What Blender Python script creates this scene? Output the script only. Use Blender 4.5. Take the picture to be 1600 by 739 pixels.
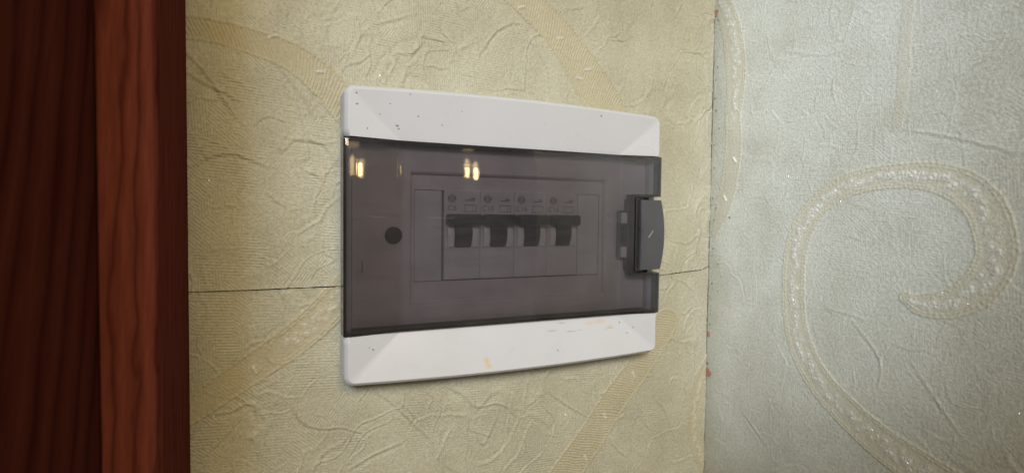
import bpy, bmesh, math, random
import numpy as np
from mathutils import Vector, Matrix

# ------------------------------------------------------------------ clear
for o in list(bpy.data.objects):
    bpy.data.objects.remove(o, do_unlink=True)
scene = bpy.context.scene
COL = scene.collection
random.seed(7)
MM = 0.001

# ------------------------------------------------------------------ camera
YAW, PITCH, ROLL = 0.4438, -0.0388, 0.0113
cam_data = bpy.data.cameras.new('camera')
cam = bpy.data.objects.new('camera', cam_data)
COL.objects.link(cam)
fwd = Vector((math.sin(YAW) * math.cos(PITCH), math.cos(YAW) * math.cos(PITCH), math.sin(PITCH)))
rgt = Vector((math.cos(YAW), -math.sin(YAW), 0))
upv = rgt.cross(fwd)
r2 = rgt * math.cos(ROLL) + upv * math.sin(ROLL)
u2 = upv * math.cos(ROLL) - rgt * math.sin(ROLL)
cam.matrix_world = Matrix(((r2.x, u2.x, -fwd.x, -0.1193), (r2.y, u2.y, -fwd.y, -0.25258),
                           (r2.z, u2.z, -fwd.z, 0.01019), (0, 0, 0, 1)))
cam_data.sensor_fit = 'HORIZONTAL'
cam_data.sensor_width = 36.0
cam_data.lens = 900.0 / 1600.0 * 36.0
cam_data.clip_start = 0.005
cam_data.clip_end = 50.0
cam_data.dof.use_dof = True
cam_data.dof.focus_distance = 0.252
cam_data.dof.aperture_fstop = 11.0
scene.camera = cam

# ------------------------------------------------------------------ world and lamps
world = bpy.data.worlds.new('World')
scene.world = world
world.use_nodes = True
bg = world.node_tree.nodes['Background']
bg.inputs['Color'].default_value = (1.0, 0.88, 0.74, 1)
bg.inputs['Strength'].default_value = 0.12


def area(name, loc, target, size, size_y, power, color, spread=180):
    d = bpy.data.lights.new(name, 'AREA')
    d.shape = 'RECTANGLE'
    d.size, d.size_y = size, size_y
    d.energy = power
    d.color = color
    d.spread = math.radians(spread)
    o = bpy.data.objects.new(name, d)
    COL.objects.link(o)
    o.location = loc
    o.rotation_euler = (Vector(target) - Vector(loc)).to_track_quat('-Z', 'Y').to_euler()
    return o


# cool daylight falling in from the upper left
def beam(name, loc, target, power, color, cone, radius):
    d = bpy.data.lights.new(name, 'SPOT')
    d.energy = power
    d.color = color
    d.spot_size = math.radians(cone)
    d.spot_blend = 1.0
    d.shadow_soft_size = radius
    o = bpy.data.objects.new(name, d)
    COL.objects.link(o)
    o.location = loc
    o.rotation_euler = (Vector(target) - Vector(loc)).to_track_quat('-Z', 'Y').to_euler()
    return o


beam('window_light', (-0.52, -1.10, 0.55), (-0.01, 0, 0.03), 66.0, (0.77, 0.88, 1.0), 25, 0.20)
# warm room light high up in front of the wall
area('room_light', (-0.12, -1.30, 0.62), (-0.02, 0, 0), 0.7, 0.5, 10.5, (1.0, 0.78, 0.42))
# added cool spot brightening the corner; cone edge stands in for the viewer's shadow
beam('corner_fill_spot', (-0.90, -0.515, 0.50), (0.128, -0.004, 0.045), 74.0, (0.70, 0.80, 1.0), 18.0, 0.04)
# two small warm bulbs of a lamp far behind the photographer's right
LD = Vector((0.3560, -0.9312, 0.078))
for k, (dx, dz, sx, sz) in enumerate(((0.0, 0.0, 0.011, 0.060), (0.028, -0.008, 0.012, 0.055), (0.004, 0.070, 0.034, 0.022))):
    pos = Vector((-0.0265, -0.0105, 0.0300)) + LD * 1.75 + Vector((dx, dx * 0.38, dz))
    area('lamp_bulb', pos, (-0.03, 0, 0.03), sx, sz, (0.05, 0.06, 0.012)[k], (1.0, 0.72, 0.30))

scene.view_settings.view_transform = 'Standard'
scene.view_settings.look = 'None'
scene.view_settings.exposure = 0.10
scene.view_settings.gamma = 1.0
scene.render.resolution_x, scene.render.resolution_y = 1024, 472
scene.render.engine = 'CYCLES'
scene.cycles.max_bounces = 10
scene.cycles.transparent_max_bounces = 24


# ------------------------------------------------------------------ material helpers
def new_mat(name):
    m = bpy.data.materials.new(name)
    m.use_nodes = True
    nt = m.node_tree
    nt.nodes.clear()
    out = nt.nodes.new('ShaderNodeOutputMaterial')
    return m, nt, out


def N(nt, kind, **kw):
    n = nt.nodes.new(kind)
    for k, v in kw.items():
        if k in n.inputs:
            n.inputs[k].default_value = v
        else:
            setattr(n, k, v)
    return n


def ramp(nt, fac, stops):
    r = nt.nodes.new('ShaderNodeValToRGB')
    e = r.color_ramp.elements
    while len(e) < len(stops):
        e.new(0.5)
    for i, (p, c) in enumerate(stops):
        e[i].position = p
        e[i].color = (c[0], c[1], c[2], 1)
    nt.links.new(fac, r.inputs[0])
    return r.outputs[0]


def mix(nt, fac, a, b, blend='MIX'):
    n = nt.nodes.new('ShaderNodeMix')
    n.data_type = 'RGBA'
    n.blend_type = blend
    for sock, v in ((n.inputs[0], fac), (n.inputs[6], a), (n.inputs[7], b)):
        if hasattr(v, 'links'):
            nt.links.new(v, sock)
        elif isinstance(v, (tuple, list)):
            sock.default_value = (v[0], v[1], v[2], 1)
        else:
            sock.default_value = v
    return n.outputs[2]


def objcoord(nt, scale=(1, 1, 1), rot=(0, 0, 0), loc=(0, 0, 0)):
    tc = nt.nodes.new('ShaderNodeTexCoord')
    mp = nt.nodes.new('ShaderNodeMapping')
    mp.inputs['Scale'].default_value = scale
    mp.inputs['Rotation'].default_value = rot
    mp.inputs['Location'].default_value = loc
    nt.links.new(tc.outputs['Object'], mp.inputs[0])
    return mp.outputs[0]


def plain(name, col, rough=0.4, bump=0.0, bscale=1500, metallic=0.0, var=0.08, spec=0.5):
    """plastic-like surface: slight tone variation, roughness smudges and fine relief"""
    m, nt, out = new_mat(name)
    p = nt.nodes.new('ShaderNodeBsdfPrincipled')
    v = objcoord(nt)
    n1 = N(nt, 'ShaderNodeTexNoise', Scale=90.0, Detail=5.0)
    nt.links.new(v, n1.inputs['Vector'])
    c0 = tuple(c * (1 - var) for c in col)
    c1 = tuple(min(c * (1 + var), 1) for c in col)
    nt.links.new(ramp(nt, n1.outputs[0], [(0.3, c0), (0.7, c1)]), p.inputs['Base Color'])
    r = ramp(nt, n1.outputs[0], [(0.3, (rough * 0.85,) * 3), (0.7, (min(1, rough * 1.2),) * 3)])
    nt.links.new(r, p.inputs['Roughness'])
    p.inputs['Metallic'].default_value = metallic
    p.inputs['Specular IOR Level'].default_value = spec
    if bump:
        n2 = N(nt, 'ShaderNodeTexNoise', Scale=float(bscale), Detail=3.0)
        nt.links.new(v, n2.inputs['Vector'])
        b = N(nt, 'ShaderNodeBump', Strength=bump, Distance=0.0003)
        nt.links.new(n2.outputs[0], b.inputs['Height'])
        nt.links.new(b.outputs[0], p.inputs['Normal'])
    nt.links.new(p.outputs[0], out.inputs[0])
    return m


def wallpaper_mat(name, weave):
    m, nt, out = new_mat(name)
    p = nt.nodes.new('ShaderNodeBsdfPrincipled')
    v = objcoord(nt)
    big = N(nt, 'ShaderNodeTexNoise', Scale=28.0, Detail=6.0, Roughness=0.62)
    nt.links.new(v, big.inputs['Vector'])
    fine = N(nt, 'ShaderNodeTexNoise', Scale=760.0, Detail=5.0, Roughness=0.7)
    nt.links.new(v, fine.inputs['Vector'])
    base = ramp(nt, big.outputs[0], [(0.30, (0.40, 0.376, 0.283)), (0.52, (0.465, 0.445, 0.344)), (0.72, (0.515, 0.50, 0.40))])
    grain = ramp(nt, fine.outputs[0], [(0.30, (0.76, 0.76, 0.75)), (0.62, (1.08, 1.08, 1.08))])
    base = mix(nt, 1.0, base, grain, 'MULTIPLY')
    at = N(nt, 'ShaderNodeAttribute', attribute_name='ribbon')
    band = mix(nt, 0.52, base, (0.43, 0.365, 0.215))
    col = mix(nt, at.outputs['Fac'], base, band)
    nt.links.new(col, p.inputs['Base Color'])
    p.inputs['Roughness'].default_value = 0.46
    p.inputs['Specular IOR Level'].default_value = 0.45
    bd = N(nt, 'ShaderNodeAttribute', attribute_name='bead')
    col = mix(nt, bd.outputs['Fac'], col, (0.78, 0.76, 0.73))
    nt.links.new(col, p.inputs['Base Color'])
    nt.links.new(ramp(nt, bd.outputs['Fac'], [(0.0, (0.46,) * 3), (0.6, (0.2,) * 3)]), p.inputs['Roughness'])

    def math_node(op, a, c, d=None):
        n = N(nt, 'ShaderNodeMath', operation=op)
        for k, q in enumerate((a, c, d)):
            if q is None:
                continue
            if hasattr(q, 'links'):
                nt.links.new(q, n.inputs[k])
            else:
                n.inputs[k].default_value = q
        return n.outputs[0]
    # woven thread relief: straight fine ribs, direction changes from patch to patch
    sp = N(nt, 'ShaderNodeSeparateXYZ')
    nt.links.new(v, sp.inputs[0])
    hh = math_node('SUBTRACT', sp.outputs[0], sp.outputs[1])
    ribs = []
    for ang, per in ((0.85, 0.00120), (-0.62, 0.00112), (0.06, 0.00105), (1.50, 0.00118)):
        w = 2 * math.pi / per
        ribs.append(math_node('SINE', math_node('ADD', math_node('MULTIPLY', hh, w * math.cos(ang)), math_node('MULTIPLY', sp.outputs[2], w * math.sin(ang))), 0.0))
    acc = ribs[0]
    for k, rb in enumerate(ribs[1:]):
        pn = N(nt, 'ShaderNodeTexNoise', Scale=52.0 + 9 * k, Detail=2.0, Distortion=0.6)
        mp = objcoord(nt, loc=(0.37 * k, 0.11, 0.2 * k))
        nt.links.new(mp, pn.inputs['Vector'])
        msk = math_node('GREATER_THAN', pn.outputs[0], 0.53)
        acc = math_node('ADD', math_node('MULTIPLY', acc, math_node('SUBTRACT', 1.0, msk)), math_node('MULTIPLY', rb, msk))
    an = N(nt, 'ShaderNodeTexNoise', Scale=44.0, Detail=3.0)
    nt.links.new(v, an.inputs['Vector'])
    amp = ramp(nt, an.outputs[0], [(0.32, (0.15,) * 3), (0.6, (1.0,) * 3)])
    inv = math_node('MULTIPLY', math_node('SUBTRACT', 1.0, math_node('MULTIPLY', at.outputs['Fac'], 0.8)), amp)
    hgt = math_node('ADD', math_node('MULTIPLY', math_node('MULTIPLY', acc, inv), weave), fine.outputs[0])
    b = N(nt, 'ShaderNodeBump', Strength=0.75, Distance=0.0006)
    nt.links.new(hgt, b.inputs['Height'])
    nt.links.new(b.outputs[0], p.inputs['Normal'])
    nt.links.new(p.outputs[0], out.inputs[0])
    return m


def wood_mat(name, tilt, freq, dark, light, seed):
    m, nt, out = new_mat(name)
    p = nt.nodes.new('ShaderNodeBsdfPrincipled')
    # coordinates: x across the board, z up (metres); uv attribute written by the builder
    at = N(nt, 'ShaderNodeAttribute', attribute_name='grain')
    mp = N(nt, 'ShaderNodeMapping')
    mp.inputs['Rotation'].default_value = (0, 0, tilt)
    mp.inputs['Location'].default_value = (seed, seed * 0.3, 0)
    nt.links.new(at.outputs['Vector'], mp.inputs[0])
    sq = N(nt, 'ShaderNodeMapping')
    sq.inputs['Scale'].default_value = (1, 0.16, 1)
    nt.links.new(mp.outputs[0], sq.inputs[0])
    w = N(nt, 'ShaderNodeTexWave', wave_type='BANDS', bands_direction='X', wave_profile='SAW')
    w.inputs['Scale'].default_value = freq
    w.inputs['Distortion'].default_value = 7.5
    w.inputs['Detail'].default_value = 3.0
    w.inputs['Detail Scale'].default_value = 1.6
    w.inputs['Detail Roughness'].default_value = 0.55
    nt.links.new(sq.outputs[0], w.inputs['Vector'])
    lines = ramp(nt, w.outputs['Fac'], [(0.0, dark), (0.14, tuple(0.5 * (a + b) for a, b in zip(dark, light))), (0.45, light), (0.9, tuple(0.8 * c for c in light)), (1.0, dark)])
    por = N(nt, 'ShaderNodeMapping')
    por.inputs['Scale'].default_value = (1, 0.05, 1)
    nt.links.new(mp.outputs[0], por.inputs[0])
    n2 = N(nt, 'ShaderNodeTexNoise', Scale=1100.0, Detail=6.0, Roughness=0.75)
    nt.links.new(por.outputs[0], n2.inputs['Vector'])
    col = mix(nt, 1.0, lines, ramp(nt, n2.outputs[0], [(0.3, (0.74, 0.70, 0.68)), (0.65, (1.1, 1.1, 1.1))]), 'MULTIPLY')
    nt.links.new(col, p.inputs['Base Color'])
    p.inputs['Roughness'].default_value = 0.42
    p.inputs['Specular IOR Level'].default_value = 0.0
    b = N(nt, 'ShaderNodeBump', Strength=0.25, Distance=0.0003)
    nt.links.new(n2.outputs[0], b.inputs['Height'])
    nt.links.new(b.outputs[0], p.inputs['Normal'])
    nt.links.new(p.outputs[0], out.inputs[0])
    return m


def smoked_mat(name, tint, veil=0.015, rough=0.03):
    """tinted clear plastic: coloured transmission, fresnel gloss, a thin film of dust"""
    m, nt, out = new_mat(name)
    tr = N(nt, 'ShaderNodeBsdfTransparent')
    tr.inputs[0].default_value = (*tint, 1)
    gl = N(nt, 'ShaderNodeBsdfAnisotropic')
    gl.inputs['Color'].default_value = (1, 1, 1, 1)
    v = objcoord(nt)
    sm = N(nt, 'ShaderNodeTexNoise', Scale=60.0, Detail=6.0, Roughness=0.65)
    nt.links.new(v, sm.inputs['Vector'])
    nt.links.new(ramp(nt, sm.outputs[0], [(0.35, (rough,) * 3), (0.75, (rough * 3.5,) * 3)]), gl.inputs['Roughness'])
    fr = N(nt, 'ShaderNodeFresnel', IOR=1.72)
    mx = N(nt, 'ShaderNodeMixShader')
    nt.links.new(fr.outputs[0], mx.inputs[0])
    nt.links.new(tr.outputs[0], mx.inputs[1])
    nt.links.new(gl.outputs[0], mx.inputs[2])
    df = N(nt, 'ShaderNodeBsdfDiffuse')
    df.inputs[0].default_value = (0.58, 0.58, 0.64, 1)
    vp = objcoord(nt, scale=(40, 40, 500), rot=(0, 0.25, 0))
    st = N(nt, 'ShaderNodeTexNoise', Scale=1.0, Detail=7.0, Roughness=0.7)
    nt.links.new(vp, st.inputs['Vector'])
    dust = ramp(nt, st.outputs[0], [(0.35, (veil * 0.5,) * 3), (0.62, (veil,) * 3), (0.8, (veil * 2.2,) * 3)])
    sme = N(nt, 'ShaderNodeTexNoise', Scale=22.0, Detail=4.0, Distortion=1.2)
    nt.links.new(v, sme.inputs['Vector'])
    dust = mix(nt, 1.0, dust, ramp(nt, sme.outputs[0], [(0.35, (0.55,) * 3), (0.65, (1.7,) * 3)]), 'MULTIPLY')
    mx2 = N(nt, 'ShaderNodeMixShader')
    nt.links.new(dust, mx2.inputs[0])
    nt.links.new(mx.outputs[0], mx2.inputs[1])
    nt.links.new(df.outputs[0], mx2.inputs[2])
    nt.links.new(mx2.outputs[0], out.inputs[0])
    return m


# marks on the frame: (x, z, radius, kind) in mm
STAIN = [(-17.2, -56.8, 1.9, 0), (-16.4, -58.8, 1.9, 0), (45.5, -43.6, 3.2, 1), (40.0, -44.0, 2.4, 1), (52.0, -46.6, 2.4, 1)]
SPECK = [(-75.8, 58.3, .45), (-75.5, 54.2, .5), (-58.3, 46.9, .6), (-57.6, 45.6, .45), (-49.5, 51.4, .5), (20.2, -55.5, .5),
         (42.6, 59.0, .55), (-68.6, -47.4, .55), (-70.2, -46.2, .35), (-53.5, 60.0, .4), (-38.6, 48.7, .4), (-66, 51.0, .35),
         (-71, 44.6, .4), (-30, 55.0, .3), (12, 53, .3), (-62.0, 55.4, .4), (62, -50.5, .5), (66, -48, .4), (58, -45, .4)]
SCUFF = [(18.2, -46.3, 4.2), (29.0, -47.2, 4.0), (34, -47.0, 2.0), (51.8, -47.4, 3.2), (24, -43.0, 3.0)]


def frame_mat():
    m, nt, out = new_mat('white_plastic')
    p = nt.nodes.new('ShaderNodeBsdfPrincipled')
    tc = nt.nodes.new('ShaderNodeTexCoord')
    no = N(nt, 'ShaderNodeTexNoise', Scale=420.0, Detail=4.0)
    nt.links.new(tc.outputs['Object'], no.inputs['Vector'])
    jit = N(nt, 'ShaderNodeVectorMath', operation='MULTIPLY_ADD')
    jit.inputs[1].default_value = (0.0016, 0, 0.0016)
    nt.links.new(no.outputs['Color'], jit.inputs[0])
    nt.links.new(tc.outputs['Object'], jit.inputs[2])
    sub = N(nt, 'ShaderNodeVectorMath', operation='SUBTRACT')
    sub.inputs[1].default_value = (0.0008, 0, 0.0008)
    nt.links.new(jit.outputs[0], sub.inputs[0])
    flat = N(nt, 'ShaderNodeVectorMath', operation='MULTIPLY')
    flat.inputs[1].default_value = (1, 0, 1)
    nt.links.new(sub.outputs[0], flat.inputs[0])

    def blob(x, z, r, sx=1.0, sz=1.0, soft=0.45):
        s = N(nt, 'ShaderNodeVectorMath', operation='SUBTRACT')
        s.inputs[1].default_value = (x * MM, 0, z * MM)
        nt.links.new(flat.outputs[0], s.inputs[0])
        q = N(nt, 'ShaderNodeVectorMath', operation='MULTIPLY')
        q.inputs[1].default_value = (1 / (r * MM * sx), 0, 1 / (r * MM * sz))
        nt.links.new(s.outputs[0], q.inputs[0])
        ln = N(nt, 'ShaderNodeVectorMath', operation='LENGTH')
        nt.links.new(q.outputs[0], ln.inputs[0])
        mr = N(nt, 'ShaderNodeMapRange')
        mr.inputs['From Min'].default_value = soft
        mr.inputs['From Max'].default_value = 1.0
        mr.inputs['To Min'].default_value = 1.0
        mr.inputs['To Max'].default_value = 0.0
        nt.links.new(ln.outputs['Value'], mr.inputs[0])
        return mr.outputs[0]

    def total(socks):
        acc = socks[0]
        for s in socks[1:]:
            a = N(nt, 'ShaderNodeMath', operation='MAXIMUM')
            nt.links.new(acc, a.inputs[0])
            nt.links.new(s, a.inputs[1])
            acc = a.outputs[0]
        return acc

    v2 = N(nt, 'ShaderNodeTexNoise', Scale=35.0, Detail=5.0)
    nt.links.new(tc.outputs['Object'], v2.inputs['Vector'])
    col = ramp(nt, v2.outputs[0], [(0.3, (0.56, 0.565, 0.61)), (0.7, (0.58, 0.585, 0.63))])

    def weaken(sock, k):
        a = N(nt, 'ShaderNodeMath', operation='MULTIPLY')
        nt.links.new(sock, a.inputs[0])
        a.inputs[1].default_value = k
        return a.outputs[0]
    col = mix(nt, weaken(total([blob(x, z, r, 1, 1.1, 0.1) for x, z, r, k in STAIN if k == 0]), 0.85), col, (0.62, 0.47, 0.22))
    col = mix(nt, weaken(total([blob(x, z, r, 1.6, 0.5, 0.0) for x, z, r, k in STAIN if k == 1]), 0.6), col, (0.60, 0.44, 0.30))
    col = mix(nt, weaken(total([blob(x, z, r, 1.0, 0.13, 0.2) for x, z, r in SCUFF]), 0.55), col, (0.30, 0.27, 0.22))
    col = mix(nt, weaken(total([blob(x, z, r, 1.2, 1, 0.4) for x, z, r in SPECK]), 0.75), col, (0.10, 0.07, 0.08))
    nt.links.new(col, p.inputs['Base Color'])
    nt.links.new(ramp(nt, v2.outputs[0], [(0.3, (0.24,) * 3), (0.7, (0.36,) * 3)]), p.inputs['Roughness'])
    nt.links.new(p.outputs[0], out.inputs[0])
    return m


M = dict(
    paper=wallpaper_mat('embossed_wallpaper', 0.15),
    paper_faint_weave=wallpaper_mat('embossed_wallpaper_smoother', 0.045),  # same paper, weave relief weakened against the raking light
    plaster=plain('gap_shade_plaster', (0.07, 0.055, 0.045), 0.9, 0.5, 900),  # backing coloured dark so the gaps in the paper look shaded
    chip=plain('terracotta_chip', (0.36, 0.18, 0.11), 0.85, 0.6, 2500),
    speck=plain('dark_speck', (0.06, 0.06, 0.055), 0.7),
    flake=plain('glitter_flake', (0.95, 0.95, 0.93), 0.2, metallic=0.25, var=0.02),  # near-white base paints in the sparkle of the flakes
    wood_a=wood_mat('veneer_casing', 0.03, 62.0, (0.07, 0.017, 0.012), (0.15, 0.041, 0.029), 0.31),
    wood_b=wood_mat('veneer_board_shaded', 0.24, 30.0, (0.05, 0.0105, 0.007), (0.10, 0.026, 0.018), 0.87),  # base colour darkened to stand in for shade on this board
    white=frame_mat(),
    inner=plain('inner_cover_plastic', (0.66, 0.62, 0.60), 0.45, 0.1, 1200),
    lid=smoked_mat('smoked_lid_plastic', (0.642, 0.636, 0.676), 0.026, 0.012),
    rim=plain('smoked_lid_edge', (0.018, 0.014, 0.015), 0.16, spec=0.5),
    slate=plain('slate_grey_plastic', (0.072, 0.073, 0.084), 0.30, 0.12, 2200),
    black=plain('black_plastic', (0.018, 0.017, 0.018), 0.4, 0.1, 2000),
    toggle=plain('dark_toggle_plastic', (0.03, 0.026, 0.027), 0.38),
    breaker=plain('breaker_grey_plastic', (0.68, 0.65, 0.64), 0.45, 0.08, 1500),
    cradle=plain('pale_cradle_plastic', (0.93, 0.91, 0.90), 0.4),
    print=plain('grey_print', (0.24, 0.22, 0.22), 0.6),
    printlight=plain('pale_print', (0.62, 0.60, 0.60), 0.6),
    catch=plain('pale_catch_plastic', (0.8, 0.76, 0.74), 0.4),
    scratch=plain('pale_scratch', (0.30, 0.31, 0.33), 0.5),
)


# ------------------------------------------------------------------ object helpers
def link(name, me, mat=None, parent=None, kind=None):
    o = bpy.data.objects.new(name, me)
    COL.objects.link(o)
    if mat and me:
        me.materials.clear()
        me.materials.append(mat)
    if parent:
        o.parent = parent
    if kind:
        o['kind'] = kind
    return o


def thing(name, label, cat, loc=(0, 0, 0), group=None):
    o = bpy.data.objects.new(name, None)
    o.empty_display_size = 0.01
    COL.objects.link(o)
    o.location = loc
    o['label'] = label
    o['category'] = cat
    if group:
        o['group'] = group
    return o


def bm_obj(name, bm, mat, parent=None, kind=None, smooth=None):
    bmesh.ops.recalc_face_normals(bm, faces=bm.faces)
    me = bpy.data.meshes.new(name)
    bm.to_mesh(me)
    bm.free()
    if smooth is not None:
        me.polygons.foreach_set('use_smooth', [True] * len(me.polygons))
        me.set_sharp_from_angle(angle=math.radians(smooth))
    return link(name, me, mat, parent, kind)


def box(bm, x0, x1, y0, y1, z0, z1, bev=0.0, seg=2):
    """box in millimetres, optionally with rounded edges"""
    vs = [bm.verts.new((x * MM, y * MM, z * MM)) for x in (x0, x1) for y in (y0, y1) for z in (z0, z1)]
    fs = [bm.faces.new([vs[i] for i in f]) for f in ((0, 1, 3, 2), (4, 6, 7, 5), (0, 4, 5, 1), (2, 3, 7, 6), (0, 2, 6, 4), (1, 5, 7, 3))]
    if bev:
        es = {e for f in fs for e in f.edges}
        bmesh.ops.bevel(bm, geom=list(es), offset=bev * MM, segments=seg, profile=0.5, affect='EDGES')


def disc(bm, cx, cz, r, y0, y1, n=28, dome=0.0):
    """short cylinder with its axis along y, front at y0"""
    a = [2 * math.pi * i / n for i in range(n)]
    back = [bm.verts.new(((cx + r * math.cos(t)) * MM, y1 * MM, (cz + r * math.sin(t)) * MM)) for t in a]
    mid = [bm.verts.new(((cx + r * math.cos(t)) * MM, (y0 + .25) * MM, (cz + r * math.sin(t)) * MM)) for t in a]
    fr = [bm.verts.new(((cx + r * .9 * math.cos(t)) * MM, y0 * MM, (cz + r * .9 * math.sin(t)) * MM)) for t in a]
    c = bm.verts.new((cx * MM, (y0 - dome) * MM, cz * MM))
    for i in range(n):
        j = (i + 1) % n
        bm.faces.new((back[i], back[j], mid[j], mid[i]))
        bm.faces.new((mid[i], mid[j], fr[j], fr[i]))
        bm.faces.new((fr[i], fr[j], c))


# ------------------------------------------------------------------ embossed wallpaper relief
def vnoise(u, v, scale, seed, octaves=1):
    out = np.zeros_like(u)
    amp, tot = 1.0, 0.0
    for k in range(octaves):
        rng = np.random.RandomState(seed + 31 * k)
        lat = rng.rand(97, 97).astype(np.float32) * 2 - 1
        x = u / scale + 40.3
        y = v / scale + 40.7
        xi = np.floor(x).astype(int)
        yi = np.floor(y).astype(int)
        fx = x - xi
        fy = y - yi
        fx = fx * fx * fx * (fx * (fx * 6 - 15) + 10)
        fy = fy * fy * fy * (fy * (fy * 6 - 15) + 10)
        g = lambda a, b: lat[a % 97, b % 97]
        out += amp * ((g(xi, yi) * (1 - fx) + g(xi + 1, yi) * fx) * (1 - fy) + (g(xi, yi + 1) * (1 - fx) + g(xi + 1, yi + 1) * fx) * fy)
        tot += amp
        amp *= 0.5
        scale *= 0.5
    return out / tot


def densify(pts, step=0.6):
    P = np.array(pts, float)
    P = np.vstack([2 * P[0] - P[1], P, 2 * P[-1] - P[-2]])
    res = []
    for i in range(1, len(P) - 2):
        p0, p1, p2, p3 = P[i - 1:i + 3]
        n = max(2, int(np.hypot(*(p2 - p1)[:2]) / step))
        for t in np.linspace(0, 1, n, endpoint=False):
            res.append(0.5 * (2 * p1 + (p2 - p0) * t + (2 * p0 - 5 * p1 + 4 * p2 - p3) * t * t + (3 * p1 - p0 - 3 * p2 + p3) * t ** 3))
    res.append(P[-2])
    return np.array(res)


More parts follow.
